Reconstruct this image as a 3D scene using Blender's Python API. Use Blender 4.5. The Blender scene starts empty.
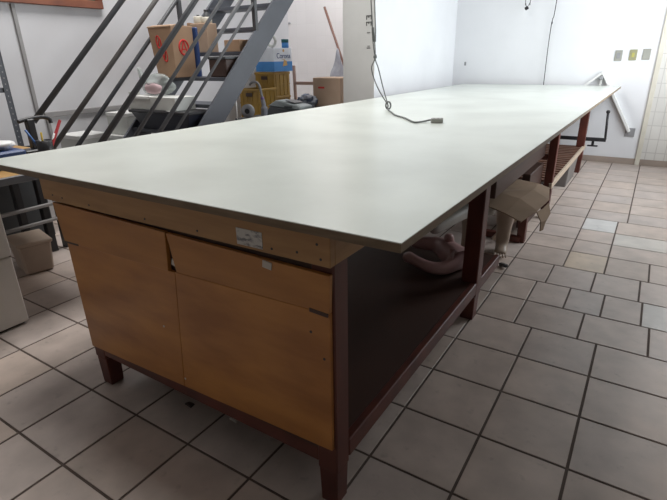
import bpy, bmesh, math, random
from mathutils import Vector, Matrix
random.seed(7)
SC = bpy.context.scene
COL = SC.collection
OFF = {}

# ---------------------------------------------------------------- materials
def mat(name, c, rough=.6, c2=None, scale=6., stretch=(1, 1, 1), bump=0., metal=0., detail=4., lo=.35, hi=.65, spec=.5,
        coat=0., bscale=None, trans=0., alpha=1.):
    m = bpy.data.materials.new(name); m.use_nodes = True
    nt = m.node_tree; n = nt.nodes; b = n['Principled BSDF']
    b.inputs['Roughness'].default_value = rough
    b.inputs['Metallic'].default_value = metal
    b.inputs['Specular IOR Level'].default_value = spec
    b.inputs['Coat Weight'].default_value = coat
    b.inputs['Transmission Weight'].default_value = trans
    b.inputs['Alpha'].default_value = alpha
    b.inputs['Base Color'].default_value = (*c, 1)
    if c2 is None: c2 = tuple(x*.86 for x in c)
    tc = n.new('ShaderNodeTexCoord'); mp = n.new('ShaderNodeMapping')
    mp.inputs['Scale'].default_value = stretch
    nz = n.new('ShaderNodeTexNoise'); nz.inputs['Scale'].default_value = scale; nz.inputs['Detail'].default_value = detail
    rp = n.new('ShaderNodeValToRGB')
    rp.color_ramp.elements[0].position = lo; rp.color_ramp.elements[1].position = hi
    rp.color_ramp.elements[0].color = (*c2, 1); rp.color_ramp.elements[1].color = (*c, 1)
    L = nt.links.new
    L(tc.outputs['Object'], mp.inputs['Vector']); L(mp.outputs[0], nz.inputs['Vector'])
    L(nz.outputs[0], rp.inputs[0]); L(rp.outputs[0], b.inputs['Base Color'])
    if bump:
        bp = n.new('ShaderNodeBump'); bp.inputs['Strength'].default_value = bump; bp.inputs['Distance'].default_value = .004
        if bscale:
            nz2 = n.new('ShaderNodeTexNoise'); nz2.inputs['Scale'].default_value = bscale; nz2.inputs['Detail'].default_value = 3
            L(mp.outputs[0], nz2.inputs['Vector']); L(nz2.outputs[0], bp.inputs['Height'])
        else:
            L(nz.outputs[0], bp.inputs['Height'])
        L(bp.outputs[0], b.inputs['Normal'])
    return m

M = {}
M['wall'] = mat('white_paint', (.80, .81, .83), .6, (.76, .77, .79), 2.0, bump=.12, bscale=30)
M['wall_l'] = mat('shaded_white_paint', (.70, .70, .72), .65, (.655, .655, .675), 1.6, bump=.12, bscale=30)  # left wall's dimmer lighting is put into a darker white
M['wall_grey'] = mat('grey_plaster', (.66, .66, .64), .7, (.61, .61, .59), 3.0, bump=.15, bscale=25)
M['ceil'] = mat('ceiling_paint', (.5, .5, .5), .8)
M['wall_dim'] = mat('low_bounce_grey', (.26, .25, .24), .7, (.23, .22, .21))  # unseen near and right walls, coloured dark to curb bounced light
M['laminate'] = mat('white_laminate', (.725, .765, .705), .30, (.62, .655, .60), 2.3, detail=6, lo=.3, hi=.6, spec=.5)
M['edge'] = mat('board_edge', (.20, .14, .085), .65, (.15, .105, .062), 12, (1, 1, 6))
M['ply'] = mat('varnished_plywood', (.50, .218, .050), .36, (.33, .125, .027), 2.4, (1.1, 1, 3.6), detail=7, lo=.36, hi=.62, bump=.05)
M['ply2'] = mat('varnished_plywood_strip', (.47, .21, .050), .4, (.33, .13, .029), 2.2, (1.2, 1, 7), detail=6, lo=.28, hi=.7, bump=.05)
M['apron'] = mat('apron_wood', (.40, .225, .088), .5, (.32, .17, .064), 4, (1, 1, 8), detail=5)
M['redwood'] = mat('red_brown_paint', (.125, .030, .018), .45, (.075, .020, .014), 5, (2, 2, 1), detail=5)
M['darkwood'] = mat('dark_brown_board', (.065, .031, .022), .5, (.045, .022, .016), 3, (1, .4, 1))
M['slat'] = mat('slat_wood', (.18, .09, .06), .55, (.12, .06, .04), 6)
M['pale_wood'] = mat('pale_wood', (.52, .42, .32), .6, (.42, .33, .25), 5, (1, 6, 6))
M['steel_grey'] = mat('grey_steel_paint', (.088, .096, .115), .42, (.075, .082, .098), 4)
M['rail_mid'] = mat('mid_grey_rail_paint', (.115, .118, .125), .42, (.095, .098, .105), 5)
M['conduit'] = mat('grey_conduit', (.34, .33, .33), .5)
M['steel_light'] = mat('light_grey_steel', (.20, .20, .21), .4, (.17, .17, .18), 5)
M['rail_dark'] = mat('dark_rail_paint', (.075, .078, .085), .4, (.062, .065, .072), 5)
M['rail_brown'] = mat('brown_grey_rail', (.115, .105, .10), .45, (.08, .074, .072), 3, (1, .5, .5))
M['card'] = mat('cardboard', (.42, .27, .17), .85, (.36, .23, .145), 5)
M['card_dark'] = mat('aged_cardboard', (.25, .172, .11), .85, (.195, .13, .08), 3.5)
M['card_light'] = mat('pale_cardboard', (.50, .36, .26), .85, (.44, .31, .22), 4)
M['red'] = mat('red_ink', (.60, .035, .03), .7, (.56, .03, .026))
M['redh'] = mat('red_plastic', (.55, .04, .05), .4)
M['blue'] = mat('blue_plastic', (.035, .075, .22), .4)
M['blueprint'] = mat('blue_carton_print', (.06, .26, .62), .5, (.05, .22, .55))
M['whiteprint'] = mat('white_carton_print', (.74, .78, .84), .5)
M['navy'] = mat('navy_ink', (.03, .06, .2), .5)
M['yellow'] = mat('yellow_crate_plastic', (.36, .215, .03), .45, (.30, .175, .025), 6)
M['gold'] = mat('gold_print', (.62, .38, .12), .5)
M['black'] = mat('black_plastic', (.022, .022, .025), .35)
M['blackm'] = mat('black_metal', (.03, .03, .034), .4)
M['navyblack'] = mat('dark_navy_plastic', (.024, .028, .045), .4)
M['white'] = mat('white_plastic', (.86, .86, .84), .45, (.82, .82, .80))
M['offwhite'] = mat('off_white_carton', (.66, .67, .64), .7, (.60, .61, .58))
M['cream'] = mat('cream_strip', (.68, .65, .56), .5, (.62, .59, .50))
M['plate'] = mat('beige_socket_plate', (.36, .36, .32), .4)
M['plate_y'] = mat('yellowed_socket_plate', (.34, .33, .20), .4)
M['grey'] = mat('grey_plastic', (.30, .30, .31), .5)
M['boxgrey'] = mat('warm_dark_grey_plastic', (.19, .175, .165), .55)
M['greydark'] = mat('dark_grey_plastic', (.075, .08, .085), .45)
M['greygreen'] = mat('grey_machine_paint', (.28, .31, .31), .4)
M['beige'] = mat('beige_plastic_bin', (.46, .37, .30), .55, (.41, .33, .265))
M['cabinet'] = mat('pale_grey_cabinet', (.78, .75, .70), .5, (.74, .71, .66))
M['orangewood'] = mat('orange_desk_wood', (.55, .33, .12), .4, (.45, .26, .09), 4, (1, 5, 1))
M['pinkskin'] = mat('pink_mannequin_plastic', (.50, .31, .30), .38, (.44, .27, .265), 5)
M['tanskin'] = mat('tan_mannequin_plastic', (.42, .33, .26), .42, (.35, .27, .21), 6)
M['greyskin'] = mat('grey_white_mannequin_plastic', (.56, .56, .53), .42, (.44, .43, .40), 5)
M['tab'] = mat('power_strip_plastic', (.34, .34, .31), .45)
M['cord'] = mat('grey_cord', (.16, .165, .16), .5)
M['cordb'] = mat('black_cord', (.05, .05, .055), .5)
M['boardframe'] = mat('noticeboard_frame_wood', (.26, .085, .04), .5, (.18, .055, .03), 5)
M['boardgreen'] = mat('noticeboard_felt', (.05, .10, .07), .9)
M['pinkwood'] = mat('pinkish_wood', (.42, .30, .26), .6, (.36, .25, .21))
M['broomstick'] = mat('brown_stick', (.15, .065, .045), .5)
M['cloth'] = mat('grey_cloth', (.33, .33, .36), .9, (.25, .25, .28), 9, bump=.3)
M['denim'] = mat('blue_grey_cloth', (.10, .12, .18), .9, (.36, .38, .42), 16, bump=.3, lo=.45, hi=.55)
M['film'] = mat('clear_film', (.55, .60, .58), .2, (.45, .50, .48), 14, bump=.7, detail=5, alpha=.5)
M['pinkstuff'] = mat('pink_fabric', (.55, .40, .42), .9)
M['teal'] = mat('teal_cap', (.02, .12, .13), .4)
M['paper'] = mat('printed_paper', (.56, .55, .52), .7, (.20, .20, .21), 45, (1, 1, 2.5), detail=6, lo=.38, hi=.52)
M['tagw'] = mat('white_tape', (.62, .58, .52), .6)
M['purple'] = mat('purple_plastic', (.16, .09, .26), .4)
M['ink'] = mat('faded_ink', (.17, .17, .165), .8)
M['yellowp'] = mat('yellow_paint', (.65, .45, .05), .5)
M['yelloww'] = mat('yellowed_insert', (.48, .44, .13), .5)
M['bluep'] = mat('blue_handle', (.06, .16, .42), .4)
M['frame_w'] = mat('white_window_frame', (.75, .75, .75), .5)
M['baseb'] = mat('ceramic_baseboard', (.40, .33, .28), .4, (.33, .27, .23), 5)

def floor_mat():
    m = bpy.data.materials.new('floor_tile'); m.use_nodes = True
    nt = m.node_tree; n = nt.nodes; b = n['Principled BSDF']; L = nt.links.new
    at = n.new('ShaderNodeAttribute'); at.attribute_name = 'tilecol'
    tc = n.new('ShaderNodeTexCoord')
    n1 = n.new('ShaderNodeTexNoise'); n1.inputs['Scale'].default_value = 7; n1.inputs['Detail'].default_value = 6
    n2 = n.new('ShaderNodeTexNoise'); n2.inputs['Scale'].default_value = 22; n2.inputs['Detail'].default_value = 4
    r1 = n.new('ShaderNodeMapRange'); r1.inputs[1].default_value = .3; r1.inputs[2].default_value = .7; r1.inputs[3].default_value = .84; r1.inputs[4].default_value = 1.12
    r2 = n.new('ShaderNodeMapRange'); r2.inputs[1].default_value = .62; r2.inputs[2].default_value = .76; r2.inputs[3].default_value = 1.; r2.inputs[4].default_value = .80
    mu = n.new('ShaderNodeMath'); mu.operation = 'MULTIPLY'
    mx = n.new('ShaderNodeVectorMath'); mx.operation = 'SCALE'
    for q in (n1, n2): L(tc.outputs['Object'], q.inputs['Vector'])
    L(n1.outputs[0], r1.inputs[0]); L(n2.outputs[0], r2.inputs[0])
    L(r1.outputs[0], mu.inputs[0]); L(r2.outputs[0], mu.inputs[1])
    L(at.outputs['Color'], mx.inputs[0]); L(mu.outputs[0], mx.inputs['Scale'])
    L(mx.outputs[0], b.inputs['Base Color'])
    rr = n.new('ShaderNodeMapRange'); rr.inputs[3].default_value = .30; rr.inputs[4].default_value = .48
    L(n1.outputs[0], rr.inputs[0]); L(rr.outputs[0], b.inputs['Roughness'])
    bp = n.new('ShaderNodeBump'); bp.inputs['Strength'].default_value = .08; bp.inputs['Distance'].default_value = .003
    L(n2.outputs[0], bp.inputs['Height']); L(bp.outputs[0], b.inputs['Normal'])
    return m
M['floor'] = floor_mat()
M['grout'] = mat('dark_grout', (.125, .092, .076), .85, (.09, .066, .055), 9)

def brick_mat(name, c, mortar, w, h, msize, rough, offset=0., axis='XZ'):
    m = bpy.data.materials.new(name); m.use_nodes = True
    nt = m.node_tree; n = nt.nodes; b = n['Principled BSDF']; L = nt.links.new
    tc = n.new('ShaderNodeTexCoord'); sp = n.new('ShaderNodeSeparateXYZ'); cb = n.new('ShaderNodeCombineXYZ')
    br = n.new('ShaderNodeTexBrick'); br.offset = offset; br.squash = 1
    br.inputs['Scale'].default_value = 1; br.inputs['Brick Width'].default_value = w; br.inputs['Row Height'].default_value = h
    br.inputs['Mortar Size'].default_value = msize; br.inputs['Mortar Smooth'].default_value = .1
    br.inputs['Color1'].default_value = (*c, 1); br.inputs['Color2'].default_value = (*[x*.96 for x in c], 1)
    br.inputs['Mortar'].default_value = (*mortar, 1)
    L(tc.outputs['Object'], sp.inputs[0]); L(sp.outputs[0], cb.inputs[0]); L(sp.outputs[2], cb.inputs[1])
    L(cb.outputs[0], br.inputs['Vector']); L(br.outputs[0], b.inputs['Base Color'])
    b.inputs['Roughness'].default_value = rough
    bp = n.new('ShaderNodeBump'); bp.invert = True; bp.inputs['Strength'].default_value = .4; bp.inputs['Distance'].default_value = .003
    L(br.outputs['Fac'], bp.inputs['Height']); L(bp.outputs[0], b.inputs['Normal'])
    return m
M['tilew'] = brick_mat('glossy_cream_wall_tile', (.70, .69, .655), (.56, .545, .52), .095, .155, .0045, .12)
M['tileback'] = brick_mat('white_wall_tile', (.74, .71, .70), (.69, .66, .65), .2, .2, .004, .35)

# ---------------------------------------------------------------- builders
class MB:
    def __init__(s): s.bm = bmesh.new(); s.mi = 0
    def _fin(s, fs):
        for f in fs: f.material_index = s.mi
    def box(s, x0, x1, y0, y1, z0, z1, bev=0., rot=None, piv=None, seg=1):
        tb = bmesh.new()
        r = bmesh.ops.create_cube(tb, size=1)
        for v in tb.verts:
            v.co = Vector(((x0+x1)/2+v.co.x*(x1-x0), (y0+y1)/2+v.co.y*(y1-y0), (z0+z1)/2+v.co.z*(z1-z0)))
        if bev: bmesh.ops.bevel(tb, geom=list(tb.edges), offset=bev, segments=seg, affect='EDGES', profile=.6)
        if rot:
            c = Vector(piv) if piv else Vector(((x0+x1)/2, (y0+y1)/2, (z0+z1)/2))
            R = Matrix.Rotation(rot[1], 4, rot[0])
            for v in tb.verts: v.co = c+R @ (v.co-c)
        return s.merge(tb)
    def merge(s, tb):
        me = bpy.data.meshes.new('t'); 
        for f in tb.faces: f.material_index = s.mi
        tb.to_mesh(me); tb.free(); s.bm.from_mesh(me); bpy.data.meshes.remove(me); return s
    def hexa(s, b4, t4, bev=0.):
        tb = bmesh.new()
        v = [tb.verts.new(p) for p in list(b4)+list(t4)]
        for q in ((3, 2, 1, 0), (4, 5, 6, 7), (0, 1, 5, 4), (1, 2, 6, 5), (2, 3, 7, 6), (3, 0, 4, 7)): tb.faces.new([v[i] for i in q])
        bmesh.ops.recalc_face_normals(tb, faces=tb.faces)
        if bev: bmesh.ops.bevel(tb, geom=list(tb.edges), offset=bev, segments=1, affect='EDGES')
        return s.merge(tb)
    def bar(s, p, q, w, h, up=(0, 0, 1), bev=0.):
        p = Vector(p); q = Vector(q); d = (q-p).normalized(); u = Vector(up)
        r = d.cross(u).normalized(); u = r.cross(d).normalized()
        b = [p+r*a*w/2+u*c*h/2 for a, c in ((-1, -1), (1, -1), (1, 1), (-1, 1))]
        t = [x+(q-p) for x in b]
        return s.hexa(b, t, bev)
    def tube(s, pts, r, n=10, cap=True):
        pts = [Vector(a) for a in pts]; tb = bmesh.new(); rings = []
        rs = r if isinstance(r, (list, tuple)) else [r]*len(pts)
        prev = None
        for i, a in enumerate(pts):
            d = (pts[min(i+1, len(pts)-1)]-pts[max(i-1, 0)]).normalized()
            if prev is None:
                ref = Vector((0, 0, 1)) if abs(d.z) < .9 else Vector((1, 0, 0))
                x = d.cross(ref).normalized()
            else:
                x = (prev-d*prev.dot(d)).normalized()
            prev = x; y = d.cross(x)
            rings.append([tb.verts.new(a+(x*math.cos(2*math.pi*k/n)+y*math.sin(2*math.pi*k/n))*rs[i]) for k in range(n)])
        for i in range(len(rings)-1):
            for k in range(n):
                f = tb.faces.new((rings[i][k], rings[i][(k+1) % n], rings[i+1][(k+1) % n], rings[i+1][k])); f.smooth = True
        if cap:
            tb.faces.new(rings[0][::-1]); tb.faces.new(rings[-1])
        bmesh.ops.recalc_face_normals(tb, faces=tb.faces)
        return s.merge(tb)
    def lathe(s, c, prof, n=20, axis=(0, 0, 1)):
        c = Vector(c); a = Vector(axis).normalized()
        ref = Vector((1, 0, 0)) if abs(a.x) < .9 else Vector((0, 1, 0))
        x = a.cross(ref).normalized(); y = a.cross(x); tb = bmesh.new(); rings = []
        for r, h in prof:
            rings.append([tb.verts.new(c+a*h+(x*math.cos(2*math.pi*k/n)+y*math.sin(2*math.pi*k/n))*max(r, .0004)) for k in range(n)])
        for i in range(len(rings)-1):
            for k in range(n):
                f = tb.faces.new((rings[i][k], rings[i][(k+1) % n], rings[i+1][(k+1) % n], rings[i+1][k])); f.smooth = True
        tb.faces.new(rings[0][::-1]); tb.faces.new(rings[-1])
        bmesh.ops.recalc_face_normals(tb, faces=tb.faces)
        return s.merge(tb)
    def blob(s, c, r, seed=0, amp=.25, sub=3, fr=3.):
        tb = bmesh.new(); bmesh.ops.create_icosphere(tb, subdivisions=sub, radius=1)
        from mathutils import noise
        for v in tb.verts:
            k = 1+amp*noise.noise(v.co*fr*.5+Vector((seed*7.1, seed*3.3, 0)))
            v.co = Vector((c[0]+v.co.x*k*r[0], c[1]+v.co.y*k*r[1], c[2]+v.co.z*k*r[2]))
        for f in tb.faces: f.smooth = True
        return s.merge(tb)
    def build(s, name, m, parent=None, loc=(0, 0, 0)):
        me = bpy.data.meshes.new(name); s.bm.normal_update(); s.bm.to_mesh(me); s.bm.free()
        ms = m if isinstance(m, (list, tuple)) else [m]
        for a in ms: me.materials.append(a)
        o = bpy.data.objects.new(name, me); COL.objects.link(o)
        off = OFF[parent.name] if parent is not None else Vector(loc)
        me.transform(Matrix.Translation(-off))
        if parent is not None: o.parent = parent
        else: o.location = off
        OFF[o.name] = off
        return o

def tag(o, label, cat, group=None, kind=None):
    if label: o['label'] = label
    if cat: o['category'] = cat
    if group: o['group'] = group
    if kind: o['kind'] = kind
    return o
def thing(name, loc, label, cat, group=None):
    o = bpy.data.objects.new(name, None); COL.objects.link(o); o.location = loc; o.empty_display_size = .1
    OFF[o.name] = Vector(loc)
    return tag(o, label, cat, group)
def struct(name, mb, m, parent=None):
    o = mb.build(name, m, parent)
    if parent is None: o['kind'] = 'structure'
    return o
def copy_tree(root, delta, label=None):
    r = root.copy(); COL.objects.link(r); r.location = root.location+Vector(delta)
    OFF[r.name] = OFF[root.name]+Vector(delta)
    if label: r['label'] = label
    for ch in list(root.children):
        c = ch.copy(); COL.objects.link(c); c.parent = r
        for g in list(ch.children):
            d = g.copy(); COL.objects.link(d); d.parent = c
    return r
def text_mesh(s, size, depth, M4):
    cu = bpy.data.curves.new('txt', 'FONT'); cu.body = s; cu.size = size; cu.extrude = depth; cu.align_x = 'CENTER'; cu.align_y = 'CENTER'
    o = bpy.data.objects.new('txt', cu); COL.objects.link(o)
    dg = bpy.context.evaluated_depsgraph_get()
    me = bpy.data.meshes.new_from_object(o.evaluated_get(dg))
    bpy.data.objects.remove(o); bpy.data.curves.remove(cu)
    mb = MB(); me.transform(M4); mb.bm.from_mesh(me); bpy.data.meshes.remove(me)
    return mb
def skin(name, verts, edges, m, parent=None, loc=(0, 0, 0), sub=2):
    off = OFF[parent.name] if parent is not None else Vector(loc)
    me = bpy.data.meshes.new(name)
    me.from_pydata([Vector(v[:3])-off for v in verts], edges, []); me.materials.append(m)
    o = bpy.data.objects.new(name, me); COL.objects.link(o)
    if parent is not None: o.parent = parent
    else: o.location = off
    md = o.modifiers.new('skin', 'SKIN'); md.use_smooth_shade = True
    for i, v in enumerate(verts):
        r = v[3]; me.skin_vertices[0].data[i].radius = r if isinstance(r, tuple) else (r, r)
    me.skin_vertices[0].data[0].use_root = True
    o.modifiers.new('sub', 'SUBSURF').levels = sub; o.modifiers['sub'].render_levels = sub
    # freeze to a plain mesh
    dg = bpy.context.evaluated_depsgraph_get()
    fm = bpy.data.meshes.new_from_object(o.evaluated_get(dg)); o.modifiers.clear(); o.data = fm
    for p in fm.polygons: p.use_smooth = True
    OFF[o.name] = off
    return o

# ---------------------------------------------------------------- setting
HC = 4.6
def build_floor():
    gap = .0048; S = .28727; X0 = -.4405; Y0 = -.3144
    tiles = []
    ys = [Y0+S*j for j in range(-14, 7)]                  # ... 1.409
    assert abs(ys[-1]-1.409) < .01
    ys2 = [1.409, 1.695, 1.98, 2.285, 2.595, 2.86, 3.13, 3.445, 3.72, 4.03, 4.31, 4.62, 4.93, 5.24, 5.55, 5.86, 6.17, 6.48, 6.79, 7.1]
    cols = [X0+S*i for i in range(-20, 5)]                # up to .7086
    for a, b in zip(ys[:-1], ys[1:]):
        cc = [X0+S*i for i in range(-20, 12)]
        tiles += [(u, v, a, b) for u, v in zip(cc[:-1], cc[1:])]
    for j, (a, b) in enumerate(zip(ys2[:-1], ys2[1:])):
        cc = list(cols)
        if j == 0: cc = cols[:-1]+[.715-.0, .91]+[1.20+S*i for i in range(8)]
        elif j == 1: cc = cols+[.91, 1.095, 1.27, 1.45]+[1.735+S*i for i in range(6)]
        elif j == 2: cc = cols+[.955, 1.195, 1.43]+[1.72+S*i for i in range(6)]
        elif 3 <= j < 7: cc = cols+[1.005, 1.237]+([1.47] if j == 3 else [])+[1.78+.3*i for i in range(6)]
        else: cc = cols[:-1]+[.72, 1.005, 1.30]+[1.60+.3*i for i in range(6)]
        tiles += [(u, v, a, b) for u, v in zip(cc[:-1], cc[1:])]
    bm = bmesh.new(); lay = bm.loops.layers.float_color.new('tilecol')
    x0, x1, y0, y1 = -6.2, 3.4, -4.4, 7.2
    f = bm.faces.new([bm.verts.new(p) for p in ((x0, y0, -.0025), (x1, y0, -.0025), (x1, y1, -.0025), (x0, y1, -.0025))]); f.material_index = 1
    for (u, v, a, b) in tiles:
        k = random.uniform(.93, 1.07); w = random.uniform(-.012, .012)
        c = (.535*k+w, .452*k, .402*k-w, 1)
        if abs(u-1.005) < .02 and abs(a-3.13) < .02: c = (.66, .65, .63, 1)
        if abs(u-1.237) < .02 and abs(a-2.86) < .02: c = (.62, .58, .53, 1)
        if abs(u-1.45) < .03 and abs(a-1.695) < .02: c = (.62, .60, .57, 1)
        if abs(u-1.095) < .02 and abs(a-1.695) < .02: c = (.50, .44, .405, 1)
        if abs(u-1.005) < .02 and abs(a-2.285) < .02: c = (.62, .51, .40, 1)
        g = gap; h = .0012
        o = [(u+g, a+g), (v-g, a+g), (v-g, b-g), (u+g, b-g)]
        i_ = [(u+g+h, a+g+h), (v-g-h, a+g+h), (v-g-h, b-g-h), (u+g+h, b-g-h)]
        vo = [bm.verts.new((*p, -.0025)) for p in o]; vm = [bm.verts.new((*p, -.0008)) for p in o]; vi = [bm.verts.new((*p, 0)) for p in i_]
        fs = [bm.faces.new(vi)]
        for k2 in range(4):
            l = (k2+1) % 4
            fs.append(bm.faces.new((vm[k2], vm[l], vi[l], vi[k2]))); fs.append(bm.faces.new((vo[k2], vo[l], vm[l], vm[k2])))
        for ff in fs:
            for lp in ff.loops: lp[lay] = c
    bmesh.ops.recalc_face_normals(bm, faces=bm.faces)
    me = bpy.data.meshes.new('floor'); bm.to_mesh(me); bm.free(); me.materials.append(M['floor']); me.materials.append(M['grout'])
    o = bpy.data.objects.new('floor', me); COL.objects.link(o); o['kind'] = 'structure'
build_floor()

XR = 1.98; YF = 5.95; XL = -2.95; YN = -4.2
struct('wall_far', MB().box(-1.46, XR+.1, YF, YF+.15, 0, HC), M['wall'])
# right wall with a daylight window near the far end
W0, W1, WZ0, WZ1 = 2.9, 5.6, .75, 3.0
w = MB().box(XR, XR+.12, YN, W0, 0, HC).box(XR, XR+.12, W1, YF, 0, HC).box(XR, XR+.12, W0, W1, 0, WZ0).box(XR, XR+.12, W0, W1, WZ1, HC)
struct('wall_right', w, M['wall_dim'])
wf = MB()
for z in (WZ0+.03, WZ1-.03): wf.box(XR+.02, XR+.08, W0, W1, z-.03, z+.03)
for y in (W0+.03, (W0+W1)/2, W1-.03): wf.box(XR+.02, XR+.08, y-.03, y+.03, WZ0+.06, WZ1-.06)
struct('window_1', wf, M['frame_w'])
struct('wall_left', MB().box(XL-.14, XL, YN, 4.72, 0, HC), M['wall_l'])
struct('wall_near', MB().box(XL, XR, YN-.12, YN, 0, HC), M['wall_dim'])
# partition whose end reads as the grey column
pw = MB().box(-1.46, -1.10, 3.66, YF, 0, HC)
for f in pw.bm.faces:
    if f.normal.y < -.9: f.material_index = 1  # end face takes a greyer tone than the sides
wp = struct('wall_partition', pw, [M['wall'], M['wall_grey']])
struct('wall_back', MB().box(-6.1, -1.46, 6.6, 6.75, 0, HC), M['tileback'])
struct('wall_corridor', MB().box(-6.2, -6.1, 4.58, 6.75, 0, HC).box(-6.2, XL-.14, 4.46, 4.58, 0, HC), M['wall'])
struct('wall_corridor_side', MB().box(-1.46, -1.32, 6.1, 6.6, 0, HC), M['wall'])
struct('ceiling', MB().box(XL-.14, XR+.12, YN-.12, 4.7, HC, HC+.1).box(-1.46, XR+.12, 4.7, YF+.15, HC, HC+.1), M['ceil'])
struct('baseboard_far', MB().box(-1.10, XR, YF-.012, YF, 0, .072, .003), M['baseb'])
struct('trim_1', MB().box(1.235, 1.285, YF-.022, YF, 0, 2.3, .004), M['cream'])
struct('trim_2', MB().box(1.285, 1.97, YF-.014, YF, .072, 2.2), M['tilew'])
struct('trim_3', MB().box(XL, XL+.016, 1.265, 1.295, .875, 1.68, .003), M['conduit'])
struct('trim_4', MB().box(XL, XL+.02, 1.33, 2.25, .835, .878, .003), M['conduit'])
struct('trim_5', MB().box(XL, XL+.02, 1.335, 1.362, .0, .835, .003), M['conduit'])
# faded stencil strokes on the end of the partition
mk = MB()
def bracket(x, z, s, mb):
    mb.box(x-s, x+s, 3.657, 3.66, z+s-.008, z+s); mb.box(x-s, x-s+.010, 3.657, 3.66, z-s*.2, z+s); mb.box(x+s-.010, x+s, 3.657, 3.66, z-s*.2, z+s)
    mb.box(x-.006, x+.004, 3.657, 3.66, z+s*.3, z+s)
for z in (1.60, 1.545): bracket(-1.165, z, .03, mk)
mk.box(-1.185, -1.15, 3.657, 3.66, 1.475, 1.482); mk.box(-1.185, -1.145, 3.657, 3.66, 1.335, 1.345); mk.box(-1.18, -1.15, 3.657, 3.66, 1.355, 1.36)
struct('painted_mark', mk, M['ink'], wp)

# ---------------------------------------------------------------- cutting table
T = thing('cutting_table', (0, 0, 0), 'huge white-topped wooden cutting table filling the middle of the room', 'table')
TX = .9117; TL = 5.86; ZT = .9
def slab(e, z0, z1): return MB().hexa([(-TX-e, -e, z0), (TX+e, -e, z0), (TX+.035+e, TL+e, z0), (-TX-e, TL+e, z0)], [(-TX-e, -e, z1), (TX+e, -e, z1), (TX+.035+e, TL+e, z1), (-TX-e, TL+e, z1)])
slab(0, ZT-.0235, ZT-.0025).build('tabletop', M['edge'], T)
o = slab(.0005, ZT-.0025, ZT).build('laminate', M['laminate'], T); o['label'] = 'pale greenish white laminate surface'
AX0, AX1 = -.528, .727; za0, za1 = .795, ZT-.0235
MB().box(AX0, AX1, .012, .034, za0, za1, .0015).build('apron', M['apron'], T)
MB().box(AX1-.022, AX1, .034, 5.25, za0, za1, .0015).build('apron', M['apron'], T)
MB().box(AX0, AX0+.022, .034, 5.25, za0, za1, .0015).build('apron', M['apron'], T)
zp = .778; zs = .655; zb0, zb1 = .19, .225; PX0, PX1 = -.475, .722
# lower panels (left bottom a little lower than the right one), upper strips
def panel(name, pts, y0, y1, m):
    b = [(x, y0, z) for x, z in pts]; t = [(x, y1, z) for x, z in pts]
    return MB().hexa(b, t, .0012).build(name, m, T)
panel('front_panel', [(-.438, .19), (.108, .208), (.148, zs-.004), (-.445, zs-.012)], .016, .028, M['ply'])
panel('front_panel', [(.1095, .208), (.718, .228), (.7195, zs+.012), (.1495, zs-.002)], .016, .028, M['ply'])
panel('upper_panel', [(-.448, .643), (.126, .652), (.1365, zp+.004), (-.472, zp+.012)], .010, .024, M['ply2'])
panel('upper_panel', [(.162, .656), (.7205, .670), (.724, zp-.004), (.138, zp+.002)], .012, .026, M['ply2'])
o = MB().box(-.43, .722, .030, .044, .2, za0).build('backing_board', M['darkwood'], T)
# legs
def leg(x, y, z0, z1, w=.066, bev=.004, d=None):
    d = d or w
    return MB().box(x-w/2, x+w/2, y-d/2, y+d/2, z0, z1, bev).build('leg', M['redwood'], T)
def tapered(x, y, w=.068, zt=.8):
    mb = MB().box(x-w/2, x+w/2, y-w/2, y+w/2, .13, zt, .004)
    a = w/2*.98; b = w/2*.84
    mb.hexa([(x+sx*b, y+sy*b, 0) for sx, sy in ((-1, -1), (1, -1), (1, 1), (-1, 1))], [(x+sx*(b+.003), y+sy*(b+.003), .131) for sx, sy in ((-1, -1), (1, -1), (1, 1), (-1, 1))], .003)
    return mb.build('leg', M['redwood'], T)
tapered(.692, .062); tapered(-.421, .064); tapered(.690, 1.36, .078); tapered(-.45, 1.36, .078)
tapered(.705, 3.27, .062); tapered(-.45, 3.27, .08); tapered(.695, 5.2, .08); tapered(-.45, 5.2, .08)
# base frame, shelf
MB().box(-.388, .66, .030, .062, .150, .205, .003).build('bottom_rail', M['redwood'], T)
MB().box(.700, .728, .095, 1.75, .148, .212, .003).build('shelf_rail', M['redwood'], T)
MB().box(-.44, -.418, .10, 1.75, .148, .205, .003).build('shelf_rail', M['redwood'], T)
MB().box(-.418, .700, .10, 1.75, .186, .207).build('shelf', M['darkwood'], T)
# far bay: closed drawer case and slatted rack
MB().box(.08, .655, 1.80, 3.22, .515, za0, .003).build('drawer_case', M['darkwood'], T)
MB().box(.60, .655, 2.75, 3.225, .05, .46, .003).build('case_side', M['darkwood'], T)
MB().box(-.45, .695, 3.245, 3.29, .48, .52, .003).build('cross_rail', M['redwood'], T)
MB().box(-.45, .695, 3.245, 3.29, .20, .25, .003).build('cross_rail', M['redwood'], T)
MB().box(-.45, .695, 5.18, 5.215, .22, .26, .003).build('cross_rail', M['redwood'], T)
o = MB().box(.715, .738, 3.23, 5.30, .255, .30, .003).build('rack_edge', M['pale_wood'], T); o['label'] = 'pale wooden edge board of the slatted rack'
rk = MB()
for i in range(19):
    y = 3.36+i*.1
    rk.box(.34 if i < 11 else .12, .715, y, y+.046, .275, .295, .002)
rk.box(.12, .15, 4.4, 5.25, .25, .275); rk.box(.36, .39, 3.3, 5.25, .25, .275); rk.box(.66, .70, 3.3, 5.25, .25, .275)
rk.build('slatted_rack', M['slat'], T)
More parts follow.
